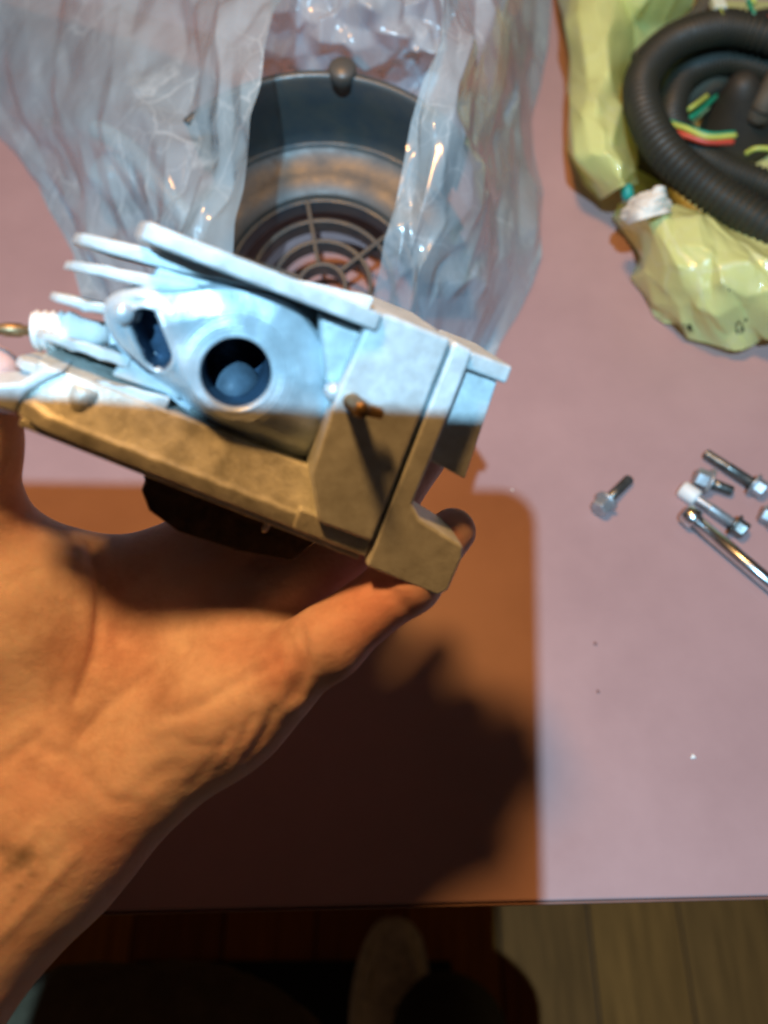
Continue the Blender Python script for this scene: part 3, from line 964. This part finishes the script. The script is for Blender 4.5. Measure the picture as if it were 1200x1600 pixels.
o = from_bm('face_plate', arc_lathe([(0.0592, -0.012), (0.0592, 0.001), (0.0605, 0.0025), (0.074, 0.003), (0.086, 0.0045), (0.090, 0.007)], 0, 180), M['greypl'], sh, True)
o = from_bm('shell', arc_lathe([(0.0901, 0.0068), (0.0925, 0.009), (0.0945, 0.016), (0.097, 0.036), (0.099, 0.052), (0.1005, 0.0545), (0.1035, 0.0545), (0.104, 0.052), (0.100, 0.01)], 34, 136), M['blackpl'], sh, True)
o = from_bm('bead', arc_lathe([(0.0895, 0.0068), (0.0902, 0.0084), (0.0918, 0.0090), (0.0928, 0.0084), (0.0925, 0.0066)], 20, 170), M['blackpl'], sh, True)
an = R(82)
o = from_bm('mounting_ear', lathe_bm((0.104 * math.cos(an), 0.104 * math.sin(an), 0.046), (0.104 * math.cos(an), 0.104 * math.sin(an), 0.058), [(0, 0.008), (0.85, 0.008), (1, 0.0065)], 24), M['greypl'], sh, True)

# pale plastic part showing through the bag, left
pb = empty('plastic_bracket', T(200, 270, 0.01))
tag(pb, 'pale plastic bracket with a round end, showing through the left of the clear bag', 'bracket')
q = lambda *c: T(*c) - pb.location
tube('arm', [q(150, 200, 0.055), q(200, 230, 0.055), (q(250, 290, 0.045)), q(300, 350, 0.03)], 0.006, M['clearpart'], pb, 12, 30)
from_bm('round_end', lathe_bm(q(180, 285, 0.018), q(178, 275, 0.04), [(0, 0.015), (0.8, 0.015), (1, 0.011)], 28), M['clearpart'], pb, True)

# ================================================================== CLEAR BAG
bag = empty('plastic_bag', T(420, 260, 0))
tag(bag, 'large crumpled clear plastic bag lying open round the black fan shroud', 'plastic bag')


def cdisp(seed, amp, along=(7, 1.3), n=70):
    def f(s, t):
        x = s * along[0]; y = t * along[1]
        wv = vnoise(x + 0.8 * vnoise(s * 3, t * 3, seed + 3), y, seed)
        rid = 1 - np.abs(wv) * 2.2
        return amp * (rid * 0.55 + facet(x * 0.6 + y * 0.5, y * 2.2 - x * 0.4, seed + 1, 0.25) * 2.2 + facet(x * 1.5 - y, y * 4 + x * 0.7, seed + 4, 0.25) * 0.8 + facet(x * 5 + y * 2, y * 11, seed + 6) * 0.10)
    return f


rows = [[(-140, -70, .03), (50, -70, .06), (220, -70, .09), (350, -70, .12), (462, -70, .14)],
        [(-70, 110, .004), (60, 110, .05), (200, 110, .085), (320, 100, .115), (424, 90, .135)],
        [(20, 250, .003), (90, 240, .04), (190, 230, .075), (290, 230, .105), (386, 240, .125)],
        [(90, 360, .003), (140, 350, .03), (215, 350, .055), (280, 370, .08), (346, 392, .10)],
        [(140, 470, .003), (200, 470, .02), (260, 480, .03), (300, 490, .05), (318, 520, .07)]]
o, g = sheet('flap', rows, 24, 13, cdisp(11, 0.0050, (8, 1.6)), M['clear'], jit=0.0024, up=7, fine=0.0005)
o.parent = bag; o.matrix_parent_inverse = Matrix.Translation(-bag.location)
rows = [[(640, -70, .14), (710, -70, .13), (790, -70, .08), (856, -70, .006)],
        [(690, 60, .13), (735, 60, .125), (805, 80, .07), (853, 90, .003)],
        [(650, 180, .12), (715, 180, .12), (785, 200, .065), (852, 220, .003)],
        [(618, 320, .10), (690, 320, .10), (770, 330, .055), (850, 350, .003)],
        [(585, 440, .075), (660, 440, .08), (745, 450, .045), (822, 460, .003)],
        [(545, 560, .02), (640, 560, .03), (715, 560, .02), (780, 560, .003)],
        [(530, 640, .01), (620, 640, .015), (680, 630, .01), (740, 620, .003)]]
o, g = sheet('flap', rows, 16, 15, cdisp(23, 0.0050, (6, 2.0), 90), M['clear'], jit=0.0022, up=10, soft=2, fine=0.0006)
o.parent = bag; o.matrix_parent_inverse = Matrix.Translation(-bag.location)
rows = [[(420, -90, .13), (520, -90, .13), (620, -90, .13), (740, -90, .12)],
        [(425, 10, .115), (510, 0, .12), (610, 10, .12), (710, 20, .11)],
        [(410, 80, .085), (500, 85, .09), (600, 90, .09), (690, 100, .09)],
        [(405, 135, .055), (500, 122, .06), (590, 130, .06), (670, 160, .06)]]
o, g = sheet('back_fold', rows, 18, 12, cdisp(37, 0.0055, (4, 4), 80), M['clear'], jit=0.0034, up=9, fine=0.0005)
o.parent = bag; o.matrix_parent_inverse = Matrix.Translation(-bag.location)

# ================================================================== YELLOW BAG and WIRING HARNESS
yb = empty('carrier_bag', T(1080, 420, 0))
tag(yb, 'crumpled pale yellow carrier bag with black print, opened round the wiring harness', 'carrier bag')
yd = lambda seed, amp, ax=4, ay=4: (lambda s, t: amp * (facet(s * ax + t, t * ay - s, seed, 0.15) * 1.0 + facet(s * ax * 2.1 + 3 - t, t * ay * 2.3 + s, seed + 1, 0.15) * 0.42 + facet(s * ax * 5, t * ay * 5, seed + 2, 0.2) * 0.13))


def ysheet(name, rows, nu, nv, d, jit=0.0016, up=1):
    o, g = sheet(name, rows, nu, nv, d, M['yellow'], jit=jit, up=up, soft=5, fine=0.0006)
    o.parent = yb; o.matrix_parent_inverse = Matrix.Translation(-yb.location)
    return g


# left rim: outer wall rises from the table, rolls over and goes down inside
rows = [[(866, -80, .006), (872, -80, .05), (915, -80, .075), (970, -80, .075), (1010, -80, .04)],
        [(876, 20, .006), (880, 20, .05), (920, 10, .07), (960, 10, .07), (1010, 10, .03)],
        [(888, 110, .004), (890, 105, .045), (925, 110, .065), (965, 110, .06), (985, 120, .02)],
        [(886, 170, .004), (890, 170, .05), (930, 180, .065), (972, 180, .06), (985, 180, .02)],
        [(892, 250, .004), (896, 250, .045), (935, 240, .06), (974, 240, .055), (990, 240, .02)],
        [(940, 308, .004), (945, 306, .02), (960, 300, .04), (972, 290, .045), (990, 290, .02)]]
ysheet('rim', rows, 8, 13, yd(51, 0.0030, 3, 4), 0.0030, 10)
# front lump
rows = [[(968, 318, .006), (1000, 306, .04), (1050, 312, .05), (1110, 330, .05), (1180, 352, .05), (1290, 380, .05)],
        [(958, 350, .005), (1005, 345, .05), (1060, 350, .06), (1120, 360, .06), (1190, 380, .06), (1290, 400, .06)],
        [(982, 400, .004), (1020, 400, .045), (1080, 400, .058), (1130, 410, .06), (1200, 425, .06), (1290, 440, .06)],
        [(990, 440, .003), (1040, 450, .035), (1090, 455, .045), (1140, 465, .05), (1200, 470, .05), (1290, 480, .05)],
        [(1018, 482, .003), (1060, 492, .022), (1100, 500, .028), (1150, 506, .03), (1200, 505, .03), (1290, 510, .03)],
        [(1040, 505, .002), (1080, 522, .006), (1130, 545, .008), (1160, 545, .01), (1200, 532, .01), (1290, 525, .01)]]
gy = ysheet('front', rows, 11, 8, yd(63, 0.0040, 3.2, 4.2), 0.0038, 16)
# far side of the mouth, behind the coils
rows = [[(940, -120, .09), (1040, -120, .09), (1150, -130, .09)],
        [(950, -40, .08), (1040, -50, .085), (1120, -60, .085)],
        [(960, 40, .05), (1020, 30, .05), (1080, 10, .055)],
        [(975, 120, .015), (1030, 90, .015), (1090, 60, .015)]]
ysheet('back', rows, 8, 7, yd(77, 0.0025), 0.003, 8)
# bottom of the bag under the harness
rows = [[(960, 0, .004), (1080, 0, .004), (1290, 0, .004)], [(975, 200, .004), (1080, 200, .004), (1290, 200, .004)],
        [(985, 300, .004), (1080, 330, .004), (1290, 390, .004)]]
ysheet('bottom', rows, 16, 16, yd(79, 0.001), 0.0006, 3)
# broken black print on the lower front
rs = np.random.RandomState(4)


def print_mark(i0, i1, j0, j1, fill):
    nu, nv = gy.shape[:2]
    vs, fs = [], []
    for i in range(i0, i1):
        for j in range(j0, j1):
            if rs.rand() < fill:
                b0 = len(vs)
                for (a, b) in ((i, j), (i + 1, j), (i + 1, j + 1), (i, j + 1)):
                    n = np.cross(gy[min(a + 1, nu - 1), b] - gy[a - 1, b], gy[a, min(b + 1, nv - 1)] - gy[a, b - 1])
                    n /= np.linalg.norm(n)
                    n = n if n[2] > 0 else -n
                    vs.append(gy[a, b] + n * 0.0004)
                fs.append((b0, b0 + 1, b0 + 2, b0 + 3))
    o = pydata('print', vs, fs, M['ink'], yb, False)
    o.matrix_parent_inverse = Matrix.Translation(-yb.location)


for (i0, i1, j0, j1) in ((8, 12, 92, 98), (20, 25, 93, 100), (26, 30, 94, 101), (31, 36, 95, 102), (37, 43, 96, 103)):
    print_mark(i0, i1, j0, j1, 0.75)
for (i0, i1, j0, j1) in ((92, 95, 92, 100), (96, 100, 91, 94), (101, 104, 94, 100), (106, 111, 90, 93), (98, 100, 97, 101)):
    print_mark(i0, i1, j0, j1, 0.8)
for i in range(90, 108, 4):
    print_mark(i, i + 2, 66, 68, 0.8)

har = empty('wiring_harness', T(1120, 200, 0.01))
tag(har, 'coiled black wiring harness in ribbed conduit, lying in the yellow bag', 'wiring harness')


def htube(name, pts, r, m, **kw):
    return tube(name, [T(*p) - har.location for p in pts], r, M[m], har, **kw)


htube('conduit', [(1300, 420, .05), (1200, 356, .055), (1120, 305, .058), (1050, 248, .06), (1010, 185, .062), (1003, 125, .064), (1040, 75, .066), (1100, 48, .068), (1160, 46, .068), (1260, 75, .066)],
      0.0112, 'tube', n=22, steps=440, ridges=6, ridge_h=0.0007)
htube('conduit', [(1300, 340, .03), (1200, 292, .035), (1130, 262, .036), (1075, 225, .038), (1050, 180, .04), (1070, 120, .042), (1130, 95, .045), (1200, 110, .045)],
      0.0095, 'tube', n=20, steps=360, ridges=6, ridge_h=0.0007)
htube('taped_branch', [(1000, 95, .05), (1040, 60, .055), (1090, 30, .06), (1120, -30, .06)], 0.008, 'tape', n=16, steps=40)
htube('taped_branch', [(1060, 150, .02), (1110, 120, .03), (1180, 90, .03), (1280, 80, .03)], 0.014, 'tape', n=16, steps=40)
htube('taped_branch', [(1180, 190, .03), (1200, 150, .045), (1230, 90, .05)], 0.008, 'tape', n=16, steps=30)
# rubber boot: a soft cone in the middle of the coil
from_bm('rubber_boot', lathe_bm(T(1150, 215, .004) - har.location, T(1162, 118, .055) - har.location,
                                [(0, 0.030), (0.2, 0.027), (0.45, 0.021), (0.6, 0.017), (0.8, 0.0125), (0.93, 0.009), (1, 0.004)], 28), M['rubber'], har, True)
htube('nest', [(1000, 200, .012), (1060, 130, .015), (1150, 60, .015), (1260, 40, .015)], 0.016, 'rubber', n=14, steps=30)
htube('nest', [(1010, 230, .012), (1080, 270, .012), (1160, 300, .012), (1290, 350, .012)], 0.016, 'rubber', n=14, steps=30)
for (mm, pts) in (('red', [(1050, 205, .048), (1072, 212, .05), (1105, 222, .05), (1146, 222, .05)]),
                  ('ygreen', [(1045, 193, .05), (1070, 200, .053), (1105, 214, .053), (1150, 212, .053)]),
                  ('green', [(1046, 190, .049), (1075, 200, .051), (1110, 210, .051), (1148, 208, .051)]),
                  ('ygreen', [(1033, 172, .05), (1042, 195, .054), (1062, 222, .05)]),
                  ('green', [(1055, 195, .03), (1085, 180, .035), (1120, 150, .03)]),
                  ('ygreen', [(1070, 175, .034), (1085, 165, .038), (1105, 150, .036)]),
                  ('green', [(1168, -5, .075), (1175, 18, .078), (1186, 28, .075), (1200, 32, .07)]),
                  ('red', [(1180, 36, .07), (1195, 30, .075), (1230, 28, .075)]),
                  ('ygreen', [(1165, 240, .045), (1185, 232, .05), (1230, 236, .05)])):
    htube('wire', pts, 0.0017 if mm != 'red' else 0.002, mm, n=10, steps=24)
for (x0, y0) in ((1122, 8), (1172, -12)):
    c = T(x0, y0, .078) - har.location
    bm = bmesh.new(); bmesh.ops.create_cube(bm, size=1)
    for v in bm.verts: v.co = Vector((v.co.x * 0.0085, v.co.y * 0.013, v.co.z * 0.006)) + c
    bevel(from_bm('connector', bm, M['conn'], har), 0.0008, 2)
    from_bm('wire_seal', lathe_bm(c + Vector((0, -0.006, 0)), c + Vector((0.001, -0.012, -0.001)), [(0, .002), (1, .0015)], 12), M['ygreen'], har, True)

tc_ = empty('wire_clip', T(982, 296, .03))
tag(tc_, 'small teal plastic clip peeking out between yellow bag folds', 'clip')
bm = lathe_bm(T(982, 312, .03) - tc_.location, T(978, 288, .036) - tc_.location, [(0, .003), (.2, .004), (.8, .004), (1, .0025)], 14)
from_bm('clip_body', bm, M['teal'], tc_, True)

rows = [[(972, 330, .045), (990, 308, .055), (1010, 300, .06), (1030, 292, .068), (1038, 300, .06)],
        [(970, 340, .045), (990, 325, .06), (1010, 318, .066), (1035, 308, .066), (1044, 315, .058)],
        [(985, 350, .05), (1000, 345, .06), (1015, 340, .062), (1036, 335, .06), (1048, 332, .052)]]
o, g = sheet('paper_tissue', rows, 60, 40, lambda s, t: 0.0022 * crumple(s, t, 91, 14), M['paper'], None, 0.0006)
tag(o, 'crumpled white tissue tucked at the corner of the yellow bag', 'tissue')

# ================================================================== BOLTS on the table
def bolt(name, label, head_px, tip_px, zc, r_sh, r_hd, hl, flange, head_m, sh_m, n_thread=0.6, slot=False, cap_m=None):
    a = T(*head_px, zc); b = T(*tip_px, max(0.0031, r_sh + 0.0004))
    a = T(*head_px, max(zc, r_sh))
    rt = empty(name, T(*head_px, 0.0))
    tag(rt, label, 'bolt', 'loose bolts on the table')
    a = a - rt.location; b = b - rt.location
    d = (b - a).normalized(); L_ = (b - a).length
    # hexagon with a washer face
    o = from_bm('bolt_head', lathe_bm(a, a + d * hl, [(0, r_hd * 0.86), (0.18, r_hd), (1, r_hd)], 6), M[head_m], rt)
    bevel(o, 0.0003, 2)
    if flange:
        from_bm('flange', lathe_bm(a + d * hl * 0.98, a + d * (hl + 0.0018), [(0, r_hd * 1.1), (0.4, flange), (1, flange)], 28), M[head_m], rt, True)
    s0_ = a + d * (hl + (0.0017 if flange else 0))
    nth = 26
    prof = [(0, r_sh), (1 - n_thread, r_sh)]
    for q in range(nth):
        prof.append((1 - n_thread + n_thread * (q + 0.5) / nth, r_sh * (0.82 if q % 2 else 1.03)))
    prof.append((1, r_sh * 0.8))
    from_bm('shank', lathe_bm(s0_, b, prof, 20), M[sh_m], rt, True)
    if cap_m:
        from_bm('cap', lathe_bm(b - d * 0.006, b + d * 0.0045, [(0, r_sh * 1.55), (0.15, r_sh * 1.7), (0.9, r_sh * 1.7), (1, r_sh * 1.45)], 20), M[cap_m], rt, True)
    return rt


bolt('bolt', 'short bolt with bluish hex head, lying alone left of the other bolts', (934, 797), (984, 748), 0.0058, 0.0029, 0.0055, 0.0065, 0.0068, 'steel', 'steel_dk')
bolt('bolt', 'long dark flange bolt, uppermost of the bolts, head at the right', (1196, 768), (1102, 708), 0.0058, 0.0031, 0.0052, 0.006, 0.0066, 'steel', 'steel_dk', 0.5)
bolt('bolt', 'short flange bolt with fat head, second from top between two longer bolts', (1086, 744), (1144, 768), 0.0062, 0.0030, 0.0058, 0.0068, 0.0078, 'steel', 'steel_dk')
bolt('bolt', 'bolt with white plastic cap on its tip, lying above the long rod', (1166, 832), (1075, 770), 0.0056, 0.0029, 0.0050, 0.0058, 0.0064, 'steel_dk', 'steel', 0.5, cap_m='white')
bolt('bolt', 'bolt cut off by the right edge of the picture', (1190, 800), (1290, 850), 0.0056, 0.0029, 0.0050, 0.0058, 0.0064, 'steel', 'steel_dk', 0.5)

rd = empty('steel_rod', T(1078, 806, 0))
tag(rd, 'long shiny steel rod with a round nut end, running off the right edge', 'rod')
ra_, rb_ = T(1078, 806, 0.006) - rd.location, T(1290, 985, 0.0048) - rd.location
from_bm('rod_shaft', lathe_bm(ra_, rb_, [(0, 0.0040), (1, 0.0040)], 28), M['chrome'], rd, True)
d = (rb_ - ra_).normalized()
from_bm('rod_nut', lathe_bm(ra_ - d * 0.004, ra_ + d * 0.0045, [(0, 0.0038), (0.12, 0.0055), (0.85, 0.006), (1, 0.005)], 24), M['chrome'], rd, True)

# crumbs
for nm, lab, (px, py), r_, mm in (('plaster_crumb', 'tiny white crumb on the table below the bolts', (1083, 1182), 0.0012, 'speck'),
                                  ('rust_crumb', 'upper of two faint dark crumbs on the table below the single bolt', (930, 1006), 0.0010, 'stainm'),
                                  ('rust_crumb', 'lower of two faint dark crumbs on the table below the single bolt', (934, 1081), 0.0009, 'stainm'),
                                  ('plaster_crumb', 'pale speck on the table right of the fingertip', (800, 766), 0.0007, 'speck')):
    bm = bmesh.new(); bmesh.ops.create_icosphere(bm, subdivisions=2, radius=r_)
    for v in bm.verts:
        v.co *= 1 + 0.35 * math.sin(v.co.x * 3000 + v.co.y * 2100); v.co.z *= 0.5
    o = from_bm(nm, bm, M[mm], None, True); o.location = T(px, py, r_ * 0.4)
    tag(o, lab, 'crumb', 'crumbs on the table')

# ================================================================== BELOW THE TABLE EDGE
shoe = empty('shoe', T(620, 1540, FZ))
tag(shoe, 'pale beige suede shoe pointing under the table, seen from above', 'shoe')


def shoe_mesh(sc, z0, z1, dome):
    # outline from the toe (far) to the heel, seen from above, in metres: x, y
    left = [(0.0, 0.0), (-0.022, -0.006), (-0.036, -0.025), (-0.045, -0.055), (-0.049, -0.09), (-0.047, -0.13), (-0.042, -0.19), (-0.038, -0.25), (-0.025, -0.285), (0, -0.292)]
    right = [(0.0, 0.0), (0.020, -0.006), (0.034, -0.024), (0.044, -0.055), (0.050, -0.09), (0.049, -0.13), (0.043, -0.19), (0.038, -0.25), (0.025, -0.285), (0, -0.292)]
    L_ = spline(left, 40); R_ = spline(right, 40)
    vs, fs = [], []
    nn = 17
    for i in range(40):
        for j in range(nn):
            s = j / (nn - 1)
            x_ = (L_[i][0] * (1 - s) + R_[i][0] * s) * sc; y_ = (L_[i][1] * (1 - s) + R_[i][1] * s)
            yy = min(1, max(0, -y_ / 0.29))
            hgt = dome * (0.55 + 0.6 * yy) * (1 - abs(2 * s - 1) ** 3.0) ** 0.6 * min(1, (i / 6.0)) ** 0.5
            vs.append((x_, y_, z1 + hgt))
    for i in range(39):
        for j in range(nn - 1):
            fs.append((i * nn + j, i * nn + j + 1, (i + 1) * nn + j + 1, (i + 1) * nn + j))
    b0 = len(vs)
    ring = [i * nn for i in range(40)] + [i * nn + nn - 1 for i in range(38, 0, -1)]
    for r_ in ring: vs.append((vs[r_][0], vs[r_][1], z0))
    m = len(ring)
    for i in range(m): fs.append((ring[i], ring[(i + 1) % m], b0 + (i + 1) % m, b0 + i))
    return vs, fs


shoe.location = T(622, 1432, FZ + 0.04); shoe.location.z = FZ + 0.004
shoe.rotation_euler = (0, 0, R(-6))
vs, fs = shoe_mesh(1.0, 0.0, 0.022, 0.0); pydata('sole', vs, fs, M['sole'], shoe)
vs, fs = shoe_mesh(0.86, 0.020, 0.024, 0.055); pydata('upper', vs, fs, M['shoe'], shoe)
sl = [Vector((0.75 * math.sin(R(a_)) * 0.046, -0.105 + 0.075 * math.cos(R(a_)), 0.052 + 0.012 * (1 - math.cos(R(a_))))) for a_ in range(-80, 81, 16)]
tube('seam', sl, 0.0022, M['sole'], shoe, 8, 40)

tr = empty('trousers', T(690, 1640, FZ + 0.1))
tag(tr, 'dark trouser leg hem falling over the beige shoe', 'trousers')
bm = lathe_bm(T(700, 1610, FZ + 0.07) - tr.location, T(720, 1900, FZ + 0.45) - tr.location, [(0, 0.05), (0.02, 0.062), (0.15, 0.066), (0.3, 0.062), (0.6, 0.07), (1, 0.08)], 40, False)
for v in bm.verts: v.co.x += 0.004 * math.sin(v.co.y * 60 + v.co.z * 40); v.co.z += 0.006 * math.sin(v.co.x * 90)
o = from_bm('leg_cloth', bm, M['cloth_dk'], tr, True)
so = o.modifiers.new('s', 'SOLIDIFY'); so.thickness = 0.002

kn = empty('trousers', T(200, 1700, -0.35))
tag(kn, 'khaki cloth knee at the bottom left corner, under the wrist', 'trousers')
bm = bmesh.new(); bmesh.ops.create_uvsphere(bm, u_segments=48, v_segments=24, radius=1)
for v in bm.verts:
    n = v.co.copy()
    v.co = Vector((n.x * 0.17, n.y * 0.085, n.z * 0.07)) * (1 + 0.03 * math.sin(n.x * 9 + n.y * 5) + 0.02 * math.sin(n.z * 17 + n.x * 12))
kc = from_bm('knee_cloth', bm, M['cloth_kh'], kn, True)

# ribbed mat on the floor
mt_ = empty('rubber_mat', T(480, 1560, FZ + 0.006))
mt_.location.z = FZ + 0.0045
tag(mt_, 'black ribbed rubber mat on the floor left of the shoe', 'mat')
bm = bmesh.new(); bmesh.ops.create_cube(bm, size=1)
for v in bm.verts: v.co = Vector((v.co.x * 0.40 - 0.02, v.co.y * 0.16 - 0.04, v.co.z * 0.004))
from_bm('mat_base', bm, M['mat'], mt_)
rib = bmesh.new(); bmesh.ops.create_cube(rib, size=1)
for v in rib.verts: v.co = Vector((v.co.x * 0.005, v.co.y * 0.15, v.co.z * 0.006))
rme = bpy.data.meshes.new('rib'); rib.to_mesh(rme); rib.free(); rme.materials.append(M['mat'])
for i in range(38):
    o = link('rib', rme, None, mt_, False); o.location = (-0.21 + i * 0.0103, -0.04, 0.004)

# ================================================================== the tablet added unseen behind the lens, oversized to shade table and floor
ph = empty('shadow_slab')
ph.matrix_world = Matrix(((RT.x, U.x, -F.x, CAM.x), (RT.y, U.y, -F.y, CAM.y), (RT.z, U.z, -F.z, CAM.z), (0, 0, 0, 1)))
tag(ph, 'black tablet added unseen behind the camera to shade table and floor', 'slab')
bpy.context.view_layer.update()


def rrect(x0, x1, y0, y1, r, n=8):
    p = []
    for (cx, cy, a0) in ((x1 - r, y1 - r, 0), (x0 + r, y1 - r, 90), (x0 + r, y0 + r, 180), (x1 - r, y0 + r, 270)):
        for i in range(n + 1):
            p.append((cx + r * math.cos(R(a0 + 90 * i / n)), cy + r * math.sin(R(a0 + 90 * i / n))))
    return p


o = from_bm('slab_body', prism_uv(rrect(-0.190, 0.028, -0.290, 0.0355, 0.013), 0.002, 0.0090), M['blocker'], ph); bevel(o, 0.0015, 2)
o = from_bm('slab_face', prism_uv(rrect(-0.183, 0.021, -0.283, 0.0285, 0.006), 0.0091, 0.0096), M['blackpl'], ph)
bpy.context.view_layer.update()
ph.matrix_world = ph.matrix_world @ Matrix.Rotation(R(-1.0), 4, 'Z')
